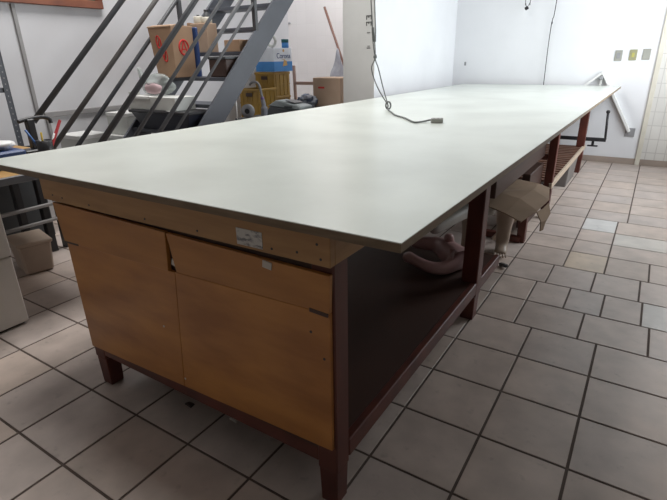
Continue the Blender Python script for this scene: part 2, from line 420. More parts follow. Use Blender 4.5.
# paper label, tape tag, nail heads, gap filling
o = MB().box(.432, .520, .0105, .0122, .803, .849).build('paper_label', M['paper'], T); o['label'] = 'grey printed paper label'
o = MB().box(.516, .547, .0085, .0122, .752, .773, .001, ('Y', .12)).build('tape_tag', M['tagw'], T); o['label'] = 'small white tape tag'
for x, z in ((-.40, .815), (-.24, .812), (.05, .81), (.28, .812), (.55, .811), (.63, .818), (.70, .813), (.69, .85), (-.46, .818)):
    MB().lathe((x, .0125, z), [(.0035, 0), (.0035, .0015)], 8, (0, -1, 0)).build('nail', M['blackm'], T)
for x, z in ((.05, .43), (.12, .245), (.66, .60), (.70, .53)):
    MB().lathe((x, .0165, z), [(.004, 0), (.004, .0018)], 8, (0, -1, 0)).build('nail', M['tagw'] if x < .2 else M['blackm'], T)
o = MB().box(.138, .156, .0165, .024, .672, .695, .002, ('Y', .3)).build('paper_scrap', M['tagw'], T); o['label'] = 'white scrap stuck in the gap between the upper panels'
MB().box(-.445, -.36, .0092, .0105, .6395, .647, .0005, ('Y', -.02)).build('split_edge', M['darkwood'], T)
MB().box(.66, .716, .011, .0165, .660, .672, .001, ('Y', .05)).build('latch_notch', M['darkwood'], T)

# ---------------------------------------------------------------- cord and power strip on the table
E1 = thing('extension_cord', (.24, 1.88, .9), 'grey double cord hanging from above with a small socket block on the tabletop', 'cord')
def smooth(pts, n=6):
    pts = [Vector(a) for a in pts]; out = []
    for i in range(len(pts)-1):
        p0 = pts[max(i-1, 0)]; p1 = pts[i]; p2 = pts[i+1]; p3 = pts[min(i+2, len(pts)-1)]
        for k in range(n):
            t = k/n
            out.append(.5*((2*p1)+(-p0+p2)*t+(2*p0-5*p1+4*p2-p3)*t*t+(-p0+3*p1-3*p2+p3)*t**3))
    out.append(pts[-1]); return out
R0 = .0042
low = [(-.315, 2.40, .935), (-.30, 2.37, .907), (-.20, 2.22, .907), (-.103, 2.08, .906), (.023, 1.955, .906), (.12, 1.83, .906), (.170, 1.79, .906), (.195, 1.86, .907), (.215, 1.868, .912), (.235, 1.866, .915)]
MB().tube(smooth(low), .0052, 8).build('cord', M['cord'], E1)
MB().tube(smooth([(-.70, 2.40, HC), (-.464, 2.40, 1.62), (-.44, 2.40, 1.45), (-.425, 2.40, 1.262), (-.45, 2.395, 1.18), (-.40, 2.40, 1.05), (-.315, 2.40, .935)]), R0, 8).build('cord', M['cord'], E1)
MB().tube(smooth([(-.67, 2.41, HC), (-.441, 2.41, 1.62), (-.455, 2.405, 1.45), (-.427, 2.40, 1.258), (-.40, 2.405, 1.18), (-.362, 2.41, 1.05), (-.315, 2.40, .935)]), R0, 8).build('cord', M['cord'], E1)
MB().blob((-.426, 2.40, 1.26), (.013, .013, .016), 1).build('knot', M['cord'], E1)
kn = MB()
ring = [(-.313+.02*math.cos(a), 2.40, .932+.026*math.sin(a)) for a in [i*math.pi/6 for i in range(12)]]
kn.tube(ring+[ring[0]], .006, 6); kn.build('knot', M['cord'], E1)
s_ = MB().box(.232, .302, 1.838, 1.882, .9005, .926, .004, ('Z', .35)); s_.build('socket_block', M['tab'], E1)
for dx in (-.016, .006, .026):
    MB().lathe((.267+dx, 1.86+dx*.36, .926), [(.006, 0), (.006, .001)], 8).build('socket_hole', M['black'], E1)

# ---------------------------------------------------------------- far wall things
def plate(x, z, m, label, wdt=.075, hgt=.115, detail='socket', group=None):
    t = thing('wall_socket', (x, YF, z), label, 'wall socket', group)
    MB().box(x-wdt/2, x+wdt/2, YF-.010, YF, z-hgt/2, z+hgt/2, .003).build('plate', m, t)
    if detail == 'socket':
        MB().box(x-.018, x+.018, YF-.014, YF-.010, z-.03, z+.03, .002).build('insert', M['grey'], t)
    elif detail == 'yellow':
        MB().box(x-.014, x+.014, YF-.014, YF-.010, z-.024, z+.024, .002).build('insert', M['yelloww'], t)
    return t
plate(.855, 1.225, M['plate'], 'left of the three sockets in a row high on the far wall')
plate(1.00, 1.23, M['plate_y'], 'yellowed middle socket of the three high on the far wall', detail='yellow')
plate(1.13, 1.235, M['plate'], 'right plain plate of the three high on the far wall, nearest the tile strip', detail='none')
t = plate(1.125, .375, M['grey'], 'lone grey socket low on the far wall at the foot of the white bar', .10, .10)
tag(MB().box(-.948, -.924, YF-.008, YF, 1.13, 1.175, .003).build('wall_clip', M['grey']), 'tiny grey clip on the far wall above the table, by the corner', 'clip')
c2 = thing('hanging_cable', (.105, 5.88, .9), 'thin black cable hanging in front of the far wall behind the table', 'cable')
MB().tube(smooth([(.14, 5.90, 3.4), (.115, 5.90, 1.86), (.098, 5.90, 1.64), (.092, 5.90, 1.56), (.088, 5.91, 1.3), (.097, 5.91, .80), (.10, 5.91, .45)]), .005, 8).build('wire', M['cordb'], c2)
MB().blob((.096, 5.90, 1.6), (.009, .009, .016), 4).build('joint', M['cordb'], c2)
c3 = thing('hanging_plug', (-.2, 5.85, 1.78), 'dark plug on a looped cord hanging at the top, in front of the far wall', 'plug')
MB().tube(smooth([(-.235, 5.86, 3.4), (-.228, 5.86, 1.95), (-.222, 5.86, 1.83), (-.208, 5.86, 1.785)]), .004, 8).build('wire', M['cord'], c3)
MB().tube(smooth([(-.165, 5.86, 3.4), (-.170, 5.86, 1.95), (-.178, 5.86, 1.83), (-.195, 5.86, 1.795)]), .004, 8).build('wire', M['cord'], c3)
MB().box(-.225, -.185, 5.84, 5.875, 1.755, 1.79, .006, ('Y', -.5)).build('plug_body', M['black'], c3)
wb = thing('white_bars', (1.0, 5.92, .385), 'two white bars joined in a peak against the far wall behind the table corner', 'bars')
MB().bar((.728, 5.921, 1.055), (1.115, 5.921, .385), .03, .055, (0, 1, 0), .003).build('long_bar', M['white'], wb)
MB().bar((.735, 5.921, 1.045), (.45, 5.921, .80), .025, .04, (0, 1, 0), .003).build('short_bar', M['white'], wb)
MB().lathe((.725, 5.905, .985), [(.022, 0), (.022, .03), (.012, .035)], 14, (0, -1, 0)).build('pivot', M['grey'], wb)
MB().bar((.735, 5.921, 1.03), (.715, 5.921, .80), .02, .03, (0, 1, 0), .002).build('brace', M['offwhite'], wb)
st = thing('machine_stand', (.7, 5.5, 0), 'dark metal tray and post low behind the far table leg near the far wall', 'stand')
MB().box(.25, .92, 5.46, 5.56, .325, .348, .004).build('tray', M['conduit'], st)
MB().box(.25, .92, 5.452, 5.46, .318, .36, .002).build('tray_lip', M['blackm'], st)
MB().tube([(.908, 5.5, .345), (.888, 5.5, .64)], .013, 10).build('post', M['blackm'], st)
MB().lathe((.888, 5.5, .63), [(.02, 0), (.022, .02), (.012, .03)], 10).build('cap', M['blackm'], st)
MB().tube([(.79, 5.5, .325), (.79, 5.5, .265)], .014, 8).build('screw', M['blackm'], st)
MB().box(.735, .845, 5.485, 5.515, .252, .268, .004).build('screw_handle', M['blackm'], st)
MB().box(.25, .30, 5.47, 5.55, 0, .325, .004).build('stand_leg', M['blackm'], st)

# ---------------------------------------------------------------- under the table
gb = thing('storage_box', (.66, 4.7, 0), 'dark grey box on the floor under the slatted rack', 'box')
mb = MB().hexa([(.48, 4.42, .0), (.70, 4.42, .0), (.70, 4.95, .0), (.48, 4.95, .0)], [(.46, 4.40, .235), (.715, 4.40, .235), (.715, 4.98, .235), (.46, 4.98, .235)], .006); mb.build('body', M['boxgrey'], gb)
MB().box(.452, .722, 4.392, 4.988, .225, .245, .004).build('rim', M['boxgrey'], gb)
# cardboard sheet
def sheet(name, rows, th, m, loc):
    tb = bmesh.new(); g = []
    for r in rows: g.append([tb.verts.new(p) for p in r])
    for i in range(len(g)-1):
        for j in range(len(g[0])-1): tb.faces.new((g[i][j], g[i][j+1], g[i+1][j+1], g[i+1][j]))
    bmesh.ops.recalc_face_normals(tb, faces=tb.faces)
    bmesh.ops.solidify(tb, geom=list(tb.faces), thickness=th)
    mb = MB(); mb.merge(tb); return mb
rows = [[(.10, 1.98, .47), (.38, 1.94, .455), (.567, 1.95, .43), (.70, 1.90, .412), (.80, 1.84, .395)],
        [(.10, 2.18, .475), (.38, 2.16, .475), (.58, 2.14, .468), (.73, 2.10, .455), (.845, 2.03, .415)],
        [(.12, 2.40, .455), (.40, 2.38, .452), (.60, 2.36, .438), (.76, 2.32, .462), (.87, 2.25, .43)],
        [(.12, 2.62, .45), (.40, 2.62, .457), (.58, 2.62, .45), (.74, 2.60, .44), (.82, 2.55, .43)]]
cs = thing('cardboard_sheet', (.6, 2.2, .4), 'creased brown cardboard sheet sticking out under the table over mannequin legs', 'cardboard')
sheet('s', rows, .006, None, None).build('sheet', M['card_dark'], cs)
rows2 = [[(.845, 2.03, .407), (.86, 2.14, .40), (.872, 2.25, .41)], [(.872, 2.06, .34), (.885, 2.15, .33), (.89, 2.25, .345)], [(.868, 2.10, .27), (.875, 2.16, .262), (.872, 2.20, .285)]]
sheet('f', rows2, .005, None, None).build('torn_flap', M['card_dark'], cs)
# mannequin pieces
pk = thing('shop_mannequin', (.5, 1.5, .207), 'pink mannequin piece with bent arm lying on the shelf under the tabletop', 'mannequin')
V = [(.55, 1.45, .283, (.066, .072)), (.59, 1.43, .272, (.055, .060)), (.49, 1.52, .282, (.056, .062)), (.42, 1.57, .280, (.046, .046)), (.35, 1.55, .278, (.040, .040)), (.27, 1.55, .275, (.036, .036)),
     (.575, 1.35, .252, (.040, .040)), (.52, 1.305, .250, (.034, .034)), (.46, 1.295, .262, (.030, .030)), (.40, 1.30, .278, (.028, .029)), (.365, 1.31, .284, (.032, .034)), (.345, 1.345, .262, (.031, .031)), (.335, 1.40, .245, (.026, .026))]
skin('body', V, [(0, 1), (0, 2), (2, 3), (3, 4), (4, 5), (1, 6), (6, 7), (7, 8), (8, 9), (9, 10), (10, 11), (11, 12)], M['pinkskin'], pk)
MB().lathe((.515, 1.50, .325), [(.026, 0), (.026, .035), (.020, .048), (.006, .053)], 14, (-.15, .1, 1)).build('joint_peg', M['pinkskin'], pk)
ga = thing('shop_mannequin', (.5, 1.9, .34), 'grey-white mannequin limb lying slanted behind the middle table leg', 'mannequin')
skin('limb', [(.375, 1.58, .345, .036), (.415, 1.72, .37, .043), (.455, 1.88, .385, .046), (.49, 2.00, .378, .044), (.55, 2.06, .37, .040), (.605, 2.07, .365, .036)],
     [(i, i+1) for i in range(5)], M['greyskin'], ga)
def foot_leg(x, y, h, ang, m, label, group=None, knee=.066):
    t = thing('shop_mannequin', (x, y, 0), label, 'mannequin', group)
    ca, sa = math.cos(ang), math.sin(ang)
    def P(a, b, z): return (x+a*ca-b*sa, y+a*sa+b*ca, z)      # b: forward (towards toes)
    V = [(*P(0, 0, .085), (.044, .044)), (*P(0, -.005, .16), (.052, .052)), (*P(0, -.012, .25), (.066, .066)), (*P(0, -.01, .33), (.070, .070)), (*P(0, 0, h), (knee, knee)),
         (*P(0, .045, .055), (.040, .036)), (*P(0, .10, .036), (.044, .026)), (*P(0, .135, .024), (.044, .018)), (*P(0, -.035, .038), (.032, .032))]
    E_ = [(0, 1), (1, 2), (2, 3), (3, 4), (0, 5), (5, 6), (6, 7), (0, 8)]
    skin('limb', V, E_, m, t)
    for k, (a, ln, r) in enumerate(((.030, .050, .0115), (.012, .052, .0095), (-.004, .047, .009), (-.019, .040, .0085), (-.033, .032, .008))):
        skin('toe', [(*P(a, .118, .026), r), (*P(a*1.1, .118+ln*.6, .022), r), (*P(a*1.15, .118+ln, .012), r*.85)], [(0, 1), (1, 2)], m, t, sub=1)
    return t
foot_leg(.60, 2.36, .395, math.radians(190), M['tanskin'], 'tan mannequin leg standing on bare toes under the cardboard, right of the middle table leg')
foot_leg(.42, 2.18, .32, math.radians(190), M['tanskin'], 'tan mannequin leg standing mostly hidden behind the middle table leg', knee=.05)
ff = thing('wooden_trestle', (.66, 2.62, 0), 'dark red wooden frame on the floor beneath the cardboard sheet', 'frame')
MB().box(.645, .70, 2.58, 2.64, 0, .24, .004).build('upright', M['redwood'], ff)
MB().bar((.672, 2.58, .025), (.40, 2.60, .03), .04, .045, (0, 0, 1), .003).build('foot_rail', M['redwood'], ff)
o = MB().bar((.64, 2.56, .20), (.50, 2.50, .02), .022, .028, (0, 0, 1), .002).build('brace', M['pale_wood'], ff)
tag(MB().bar((.66, 2.10, .012), (.71, 2.06, .022), .022, .02, (0, 0, 1), .003).build('caster_piece', M['black']), 'small black scrap on the floor at the mannequin toes', 'scrap')

for nm, q, m_, lb in (('wood_scrap', (-.02, .12), 'darkwood', 'dark wood scrap on the floor in the shade under the cabinet front'), ('paper_scrap', (.19, .15), 'tagw', 'whitish scrap on the floor under the cabinet front')):
    tag(MB().hexa([(q[0]-.02, q[1]-.008, 0), (q[0]+.02, q[1]-.012, 0), (q[0]+.016, q[1]+.012, 0), (q[0]-.014, q[1]+.010, 0)], [(q[0]-.016, q[1]-.006, .007), (q[0]+.015, q[1]-.008, .004), (q[0]+.012, q[1]+.008, .009), (q[0]-.010, q[1]+.008, .006)]).build(nm, M[m_]), lb, 'scrap')
# ---------------------------------------------------------------- staircase
XN, XFAR = -1.70, -2.50
S = thing('staircase', (-2.07, 1.4, 0), 'grey steel open staircase with tube railings along the left wall', 'staircase')
def sl(c, y): return .945*y+c           # line parallel to the flight
def stringer(x0, x1, m):
    ya, yb = 1.08, 4.3
    def P(x, y, c): return (x, y, sl(c, y))
    y0b = 1.25/.945; y0t = .985/.945
    b = [(x0, y0t, 0), (x0, y0b, 0), (x0, yb, sl(-1.25, yb)), (x0, yb, sl(-.985, yb))]
    t = [(x1, *q[1:]) for q in b]
    return MB().hexa(b, t, .002).build('stringer', m, S)
stringer(XN-.022, XN, M['steel_grey']); stringer(XFAR-.02, XFAR+.002, M['steel_grey'])
for k in range(1, 15):
    z = .12+.2*k
    if z > 3: break
    yc = (z+1.12)/.945
    MB().box(XFAR+.003, XN-.023, yc-.12, yc+.12, z-.03, z, .002).build('tread', M['steel_light'] if False else M['steel_grey'], S)
def rail(x, c, r, m, ya, yb, name='rail'):
    return MB().tube([(x, ya, sl(c, ya)), (x, yb, sl(c, yb))], r, 10).build(name, m, S)
rail(XN-.011, -.195, .020, M['rail_dark'], .80, 4.2, 'handrail')
rail(XN-.011, -.435, .0135, M['rail_mid'], .86, 4.2)
rail(XN-.011, -.63, .016, M['rail_mid'], .86, 4.2)
rail(XN-.011, -.78, .012, M['rail_mid'], .86, 4.2)
rail(XFAR-.011, -.105, .021, M['rail_dark'], 1.02, 4.2, 'handrail')
rail(XFAR-.011, -.40, .019, M['rail_brown'], .95, 4.2)
rail(XFAR-.011, -.60, .017, M['rail_dark'], .85, 4.2)
for x, ys, hi in ((XN-.011, (2.63, 4.1), -.195), (XFAR-.011, (2.52, 4.1), -.105)):
    for y in ys: MB().box(x-.018, x+.018, y-.018, y+.018, sl(-1.0, y), sl(hi, y), .002).build('post', M['rail_dark'], S)
for x, y, hi in ((XN-.011, .83, -.195),):
    MB().box(x-.018, x+.018, y-.018, y+.018, 0, sl(hi, y)+.0, .002).build('post', M['rail_dark'], S)

# things stored on the treads
def ringlogo(mb, P, rx, rz, w=.0085, n=20):
    # elongated ring drawn on a face; P maps (a, b) on the face to 3-D
    pts = [P(rx*math.cos(2*math.pi*i/n), rz*math.sin(2*math.pi*i/n)) for i in range(n+1)]
    mb.tube(pts, w, 6, cap=False)
cb = thing('cardboard_box', (-2.29, 2.25, 1.12), 'large brown cardboard box with red oval prints standing on a stair tread', 'box')
bx0, bx1, by0, by1, bz0, bz1 = -2.455, -2.17, 2.10, 2.33, 1.121, 1.53
MB().hexa([(bx0+.03, by0+.02, bz0), (bx1, by0, bz0), (bx1, by1, bz0), (bx0+.03, by1, bz0)], [(bx0-.01, by0, bz1), (bx1+.005, by0-.005, bz1), (bx1+.005, by1, bz1), (bx0-.01, by1, bz1)], .004).build('carton', M['card'], cb)
MB().hexa([(bx0-.01, by0-.004, bz1-.012), (bx1+.005, by0-.008, bz1-.012), (bx1+.005, by0+.06, bz1+.004), (bx0-.01, by0+.06, bz1+.004)], [(bx0-.01, by0-.004, bz1-.006), (bx1+.005, by0-.008, bz1-.006), (bx1+.005, by0+.06, bz1+.01), (bx0-.01, by0+.06, bz1+.01)]).build('flap', M['card_light'], cb)
lg = MB()
for cx, cz in ((-2.345, 1.405), (-2.285, 1.30)):
    ringlogo(lg, lambda a, b: (cx+a*.9+b*-.15, by0+.003+(1.52-cz)*.03, cz+b), .030, .048)
    lg.bar((cx-.012, by0+.003, cz-.03), (cx+.012, by0+.003, cz+.03), .006, .008)
lg.build('red_print', M['red'], cb)
lg = MB()
ringlogo(lg, lambda a, b: (bx1+.003, by0+.115+a, 1.36+b), .050, .058)
lg.bar((bx1+.004, by0+.08, 1.315), (bx1+.004, by0+.115, 1.41), .006, .012); lg.bar((bx1+.004, by0+.15, 1.315), (bx1+.004, by0+.115, 1.41), .006, .012); lg.bar((bx1+.004, by0+.09, 1.345), (bx1+.004, by0+.14, 1.345), .006, .012)
lg.build('red_print', M['red'], cb)
b2 = thing('small_box', (-2.3, 2.55, 1.32), 'smaller worn brown carton on the stair tread above the large box', 'box')
MB().box(-2.35, -2.14, 2.475, 2.60, 1.321, 1.56, .005).build('carton', M['card_light'], b2)
MB().box(-2.39, -2.36, 2.46, 2.56, 1.50, 1.57, .004, ('Z', .4)).build('flap', M['card'], b2)
for x, y, h, lb in ((-2.29, 2.53, .06, 'cream thread roll on the smaller carton, left one'), (-2.19, 2.54, .05, 'cream thread roll on the smaller carton, right one')):
    t = thing('thread_roll', (x, y, 1.561), lb, 'thread roll', 'thread rolls on the small carton')
    MB().lathe((x, y, 1.561), [(.040, 0), (.042, .01), (.042, h-.01), (.038, h)], 16).build('thread', M['cream'], t)
    MB().lathe((x, y, 1.561+h), [(.014, 0), (.014, .012)], 10).build('core', M['black'], t)
t = thing('dark_jar', (-2.30, 2.66, 1.561), 'small dark jar behind the cream thread rolls', 'jar')
MB().lathe((-2.24, 2.585, 1.561), [(.03, 0), (.034, .01), (.034, .07), (.02, .085), (.02, .1)], 14).build('body', M['greydark'], t)
MB().lathe((-2.24, 2.585, 1.661), [(.022, 0), (.022, .015)], 12).build('lid', M['black'], t)
tag(MB().box(-2.30, -2.135, 2.34, 2.365, 1.121, 1.52, .006).build('blue_folder', M['blue']), 'upright blue folder between the large box and the small carton', 'folder')
bk = thing('black_case', (-1.95, 2.35, 1.12), 'dark brown case on the stair tread behind the wide stringer', 'case')
MB().box(-1.94, -1.745, 2.26, 2.44, 1.121, 1.262, .008).build('body', M['darkwood'], bk)
MB().box(-1.945, -1.74, 2.255, 2.445, 1.26, 1.284, .006).build('lid', M['greydark'], bk)
t = thing('tan_carton', (-1.86, 2.55, 1.32), 'small tan carton on the stair tread above the dark brown case', 'box')
MB().box(-1.95, -1.77, 2.475, 2.62, 1.321, 1.415, .004).build('carton', M['card'], t)
wx = thing('white_carton', (-2.1, 1.9, .88), 'flat white carton lying across the black bin under the plastic bag', 'box')
MB().box(-2.488, -1.90, 1.82, 2.03, .8795, .985, .004).build('carton', M['offwhite'], wx)
MB().box(-2.49, -2.20, 1.812, 1.90, .965, .988, .003).build('flap', M['white'], wx)
tag(MB().box(-2.48, -2.40, 1.83, 1.88, .9885, 1.02, .003, ('Z', .3)).build('torn_paper', M['offwhite']), 'crumpled white paper on the flat white carton', 'paper')
pb = thing('plastic_bag', (-2.2, 1.95, .968), 'clear plastic bag of pink fabric on the flat white carton', 'bag')
MB().blob((-2.25, 1.955, 1.075), (.18, .085, .086), 3, .3, 4, 4).build('film', M['film'], pb)
MB().blob((-2.23, 1.89, 1.045), (.10, .035, .05), 5, .2, 3).build('contents', M['pinkstuff'], pb)
MB().hexa([(-2.43, 1.92, 1.09), (-2.37, 1.92, 1.08), (-2.37, 1.97, 1.08), (-2.43, 1.97, 1.09)], [(-2.445, 1.92, 1.21), (-2.42, 1.92, 1.20), (-2.42, 1.95, 1.20), (-2.445, 1.95, 1.21)], .004).build('tied_end', M['film'], pb)
bn = thing('black_bin', (-2.1, 1.9, .72), 'wide black plastic bin on a low stair tread', 'bin')
MB().hexa([(-2.36, 1.83, .721), (-1.80, 1.83, .721), (-1.80, 2.03, .721), (-2.36, 2.03, .721)], [(-2.46, 1.80, .865), (-1.74, 1.80, .865), (-1.74, 2.06, .865), (-2.46, 2.06, .865)], .006).build('tub', M['navyblack'], bn)
MB().box(-2.475, -1.735, 1.79, 2.07, .855, .878, .006).build('rim', M['black'], bn)
tag(MB().blob((-1.95, 1.80, .881), (.05, .010, .003), 8, .2).build('folded_paper', M['white']), 'scrap of white paper on the black bin', 'paper')

# ---------------------------------------------------------------- left wall things
nb = thing('noticeboard', (XL, 1.6, 1.69), 'wood-framed noticeboard high on the left wall', 'noticeboard')
y0, y1 = .2, 2.03
MB().box(XL+.001, XL+.02, y0, y1, 1.72, 2.7).build('felt', M['boardgreen'], nb)
fr = MB().box(XL+.001, XL+.04, y0, y1, 1.685, 1.745, .004).box(XL+.001, XL+.04, y0, y1, 2.68, 2.74, .004).box(XL+.001, XL+.04, y1-.06, y1, 1.745, 2.68, .004).box(XL+.001, XL+.04, y0, y0+.06, 1.745, 2.68, .004)
fr.build('frame', M['boardframe'], nb)
for i, (a, b, mm) in enumerate(((1.0, 1.25, 'red'), (1.3, 1.5, 'boardframe'), (1.55, 1.68, 'red'), (1.72, 1.9, 'card'))):
    MB().box(XL+.02, XL+.023, a, b, 1.76, 2.1).build('pinned_sheet', M[mm], nb)
sh = thing('slotted_shelving', (-2.75, .5, 0), 'slotted grey steel shelving against the left wall, at the photo edge', 'shelving')
for y in (-.1, .92):
    for x in (-2.55, -2.92):
        mb = MB().box(x-.015, x+.02, y-.003, y+.003, 0, 1.66).box(x+(.014 if x > -2.7 else -.02), x+(.02 if x > -2.7 else -.014), y-.036, y, 0, 1.66)
        po = mb.build('upright', M['steel_grey'], sh)
        if y > .5 and x > -2.7:
            hb = MB()
            for k in range(24): hb.box(x+.020, x+.021, y-.022, y-.015, .72+k*.04, .73+k*.04)
            hb.build('slot', M['grey'], po)
for z in (.35, 1.10, 1.62): MB().box(-2.93, -2.54, -.11, .925, z-.03, z, .002).build('shelf_board', M['steel_grey'], sh)
tag(MB().box(-2.90, -2.62, .55, .90, 1.1005, 1.135, .008).build('white_packet', M['white']), 'white packet lying on the steel shelving at the photo edge', 'packet')
for i, (x, y, z0, h, d, lb) in enumerate(((-2.74, 1.95, 0, .40, .40, 'white carton at the bottom of the stack against the left wall behind the stairs'), (-2.74, 1.97, .4005, .24, .34, 'white carton in the middle of the stack against the left wall behind the stairs'), (-2.74, 1.99, .6415, .19, .28, 'white carton on top of the stack against the left wall behind the black bin'), (-2.72, 1.50, 0, .70, .26, 'tall off-white carton against the left wall below the grey conduit'))):
    t = thing('stored_carton', (x, y, z0), lb, 'box', 'white cartons against the left wall')
    MB().box(x-.15, x+.15, y-d/2, y+d/2, z0, z0+h-.006, .004).build('carton', M['offwhite'], t)
    MB().box(x-.152, x+.152, y-d/2-.002, y+d/2+.002, z0+h-.03, z0+h, .002).build('lid', M['white'], t)

dk = thing('sewing_desk', (-1.8, .5, 0), 'desk with orange wood top and black steel stand left of the cutting table', 'desk')
MB().box(-2.38, -1.26, .15, .74, .725, .75, .003).build('desktop', M['orangewood'], dk)
o = MB().box(-1.262, -1.24, .15, .74, .715, .7515, .003).build('edge_strip', M['steel_light'], dk)
for y in (.62, .77, .87):
    MB().box(-2.175, -2.125, y-.022, y+.022, 0, .725, .003).build('leg', M['blackm'], dk)
for z in (.345, .235): MB().box(-2.125, -2.10, .25, .89, z-.011, z+.011, .004).build('crossbar', M['conduit'], dk)
MB().box(-2.36, -2.34, .25, .90, .05, .72).build('back_panel', M['greydark'], dk)
MB().tube([(-2.10, .80, .70), (-2.10, .84, .38)], .006, 8).build('pedal_rod', M['white'], dk)
cab = thing('drawer_cabinet', (-1.5, -.2, 0), 'pale grey two-part cabinet standing on the floor at the left photo edge', 'cabinet')
MB().box(-1.72, -1.24, -.42, .135, .012, .37, .006).build('lower_body', M['cabinet'], cab)
MB().box(-1.72, -1.237, -.42, .14, .376, .745, .006).build('upper_body', M['cabinet'], cab)
MB().box(-1.70, -1.26, -.40, .12, 0, .012).build('plinth', M['black'], cab)
bs = thing('wastebasket', (-1.9, .52, 0), 'beige plastic wastebasket on the floor under the sewing desk', 'bin')
c = Vector((-1.945, .535, 0)); a = 0; bt = .016
def sq(e, z, ang=-.22): return [tuple(c+Vector((math.cos(ang)*sx*(.112+e)-math.sin(ang)*sy*(.080+e), math.sin(ang)*sx*(.112+e)+math.cos(ang)*sy*(.080+e), z))) for sx, sy in ((-1, -1), (1, -1), (1, 1), (-1, 1))]
MB().hexa(sq(a, 0), sq(bt, .20), .012).build('body', M['beige'], bs)
MB().hexa(sq(bt+.006, .192), sq(bt+.008, .218), .006).build('rim', M['beige'], bs)

# tools on the desk
tp = thing('tool_pot', (-1.52, .56, .75), 'black pot on the desk holding scissors and pens', 'pot')
MB().lathe((-1.52, .56, .7505), [(.035, 0), (.038, .005), (.042, .11), (.038, .11), (.034, .01)], 18).build('pot', M['black'], tp)
def stick(name, p, q, r, m, lb, cat):
    t = thing(name, p, lb, cat); MB().tube([p, q], r, 8).build('shaft', M[m], t)
    return t
t = thing('red_scissors', (-1.51, .57, .77), 'red-handled scissors standing by the black pot', 'scissors')
MB().bar((-1.505, .575, .80), (-1.53, .68, .955), .012, .016, (0, 0, 1), .003).build('handle', M['redh'], t)
MB().bar((-1.50, .56, .765), (-1.505, .575, .80), .004, .012).build('blade', M['steel_light'], t)
stick('yellow_pencil', (-1.525, .55, .765), (-1.50, .545, .905), .005, 'yellowp', 'yellow pencil standing in the black pot', 'pencil')
stick('blue_pen', (-1.535, .56, .765), (-1.57, .50, .92), .006, 'bluep', 'blue pen leaning in the black pot', 'pen')
stick('white_pen', (-1.53, .575, .765), (-1.51, .62, .89), .005, 'white', 'white pen leaning in the black pot', 'pen')
t = thing('tape_dispenser', (-1.62, .55, .75), 'black hooked tool above the pens by the steel shelving', 'tool')
MB().box(-1.72, -1.62, .50, .62, .7505, .80, .006).build('base', M['black'], t)
MB().box(-1.69, -1.65, .56, .60, .80, .965, .004).build('stem', M['black'], t)
MB().tube(smooth([(-1.67, .52, .955), (-1.67, .58, .965), (-1.67, .65, .968), (-1.665, .69, .955), (-1.66, .695, .93)]), .011, 8).build('hook', M['black'], t)
t = thing('white_rag', (-1.55, .36, .95), 'white folded rag at the left photo edge above the desk', 'rag')
MB().box(-1.60, -1.44, .20, .42, .7505, .84, .01).build('blue_tray', M['blue'], t)
MB().blob((-1.52, .33, .866), (.05, .07, .022), 6, .35).build('rag', M['white'], t)

# ---------------------------------------------------------------- back corner
def crate(x0, x1, y0, y1, z0, h, label):
    t = thing('plastic_crate', ((x0+x1)/2, (y0+y1)/2, z0), label, 'crate', 'yellow plastic crates')
    mb = MB(); th = .012
    mb.box(x0+th, x1-th, y0+th, y1-th, z0, z0+.01)
    for (a0, a1, b0, b1) in ((x0, x1, y0, y0+th), (x0, x1, y1-th, y1), (x0, x0+th, y0+th, y1-th), (x1-th, x1, y0+th, y1-th)):
        mb.box(a0, a1, b0, b1, z0, z0+h)
    # raised ribs
    for k in range(4):
        x = x0+(x1-x0)*(k+.5)/4; mb.box(x-.008, x+.008, y0-.006, y0, z0+.01, z0+h-.03)
        y = y0+(y1-y0)*(k+.5)/4; mb.box(x1, x1+.006, y-.008, y+.008, z0+.01, z0+h-.03)
    for z in (z0+h*.5,): mb.box(x0-.004, x1+.004, y0-.005, y1+.004, z-.006, z+.006)
    mb.build('body', M['yellow'], t)
    MB().box(x0-.008, x1+.008, y0-.008, y0+th, z0+h-.028, z0+h-.002, .003).box(x0-.008, x1+.008, y1-th, y1+.008, z0+h-.028, z0+h-.002, .003).box(x1-th, x1+.008, y0+th, y1-th, z0+h-.028, z0+h-.002, .003).box(x0-.008, x0+th, y0+th, y1-th, z0+h-.028, z0+h-.002, .003).build('rim', M['yellow'], t)
    for y in (y0-.010,): MB().box((x0+x1)/2-.05, (x0+x1)/2+.05, y, y+.004, z0+h-.085, z0+h-.045, .002).build('handle_slot', M['darkwood'], t)
    return t
names = ('yellow crate at the floor of the tall stack by the left wall end', 'second yellow crate up in the tall stack by the left wall end', 'third yellow crate up in the tall stack by the left wall end', 'topmost yellow crate under the white and blue carton')
for k in range(4): crate(-2.865, -2.575, 3.90, 4.20, .001+k*.277, .276, names[k])
n2 = ('yellow crate at the floor of the shorter stack in front', 'middle yellow crate of the shorter stack in front', 'top yellow crate of the shorter stack behind the curved grey handle')
for k in range(3): crate(-2.75, -2.46, 3.48, 3.79, .001+k*.315, .314, n2[k])
cr = thing('beer_carton', (-2.7, 4.05, 1.11), 'white and blue printed carton on top of the tall yellow crate stack', 'box')
zc = 1.111
cx0, cx1, cy0, cy1 = -2.84, -2.56, 3.90, 4.25
MB().box(cx0, cx1, cy0, cy1, zc, zc+.265, .004).build('carton', M['whiteprint'], cr)
MB().box(cx0-.0015, cx1+.0015, cy0-.0015, cy1+.0015, zc+.004, zc+.115).build('blue_band', M['blueprint'], cr)
mt = Matrix.Translation((cx1+.0015, cy0+.185, zc+.175)) @ Matrix.Rotation(math.radians(90), 4, 'Z') @ Matrix.Rotation(math.radians(90), 4, 'X')
text_mesh('Corona', .085, .001, mt).build('lettering', M['navy'], cr)
MB().box(cx1+.0015, cx1+.003, cy0+.16, cy0+.21, zc+.135, zc+.142).build('small_print', M['gold'], cr)
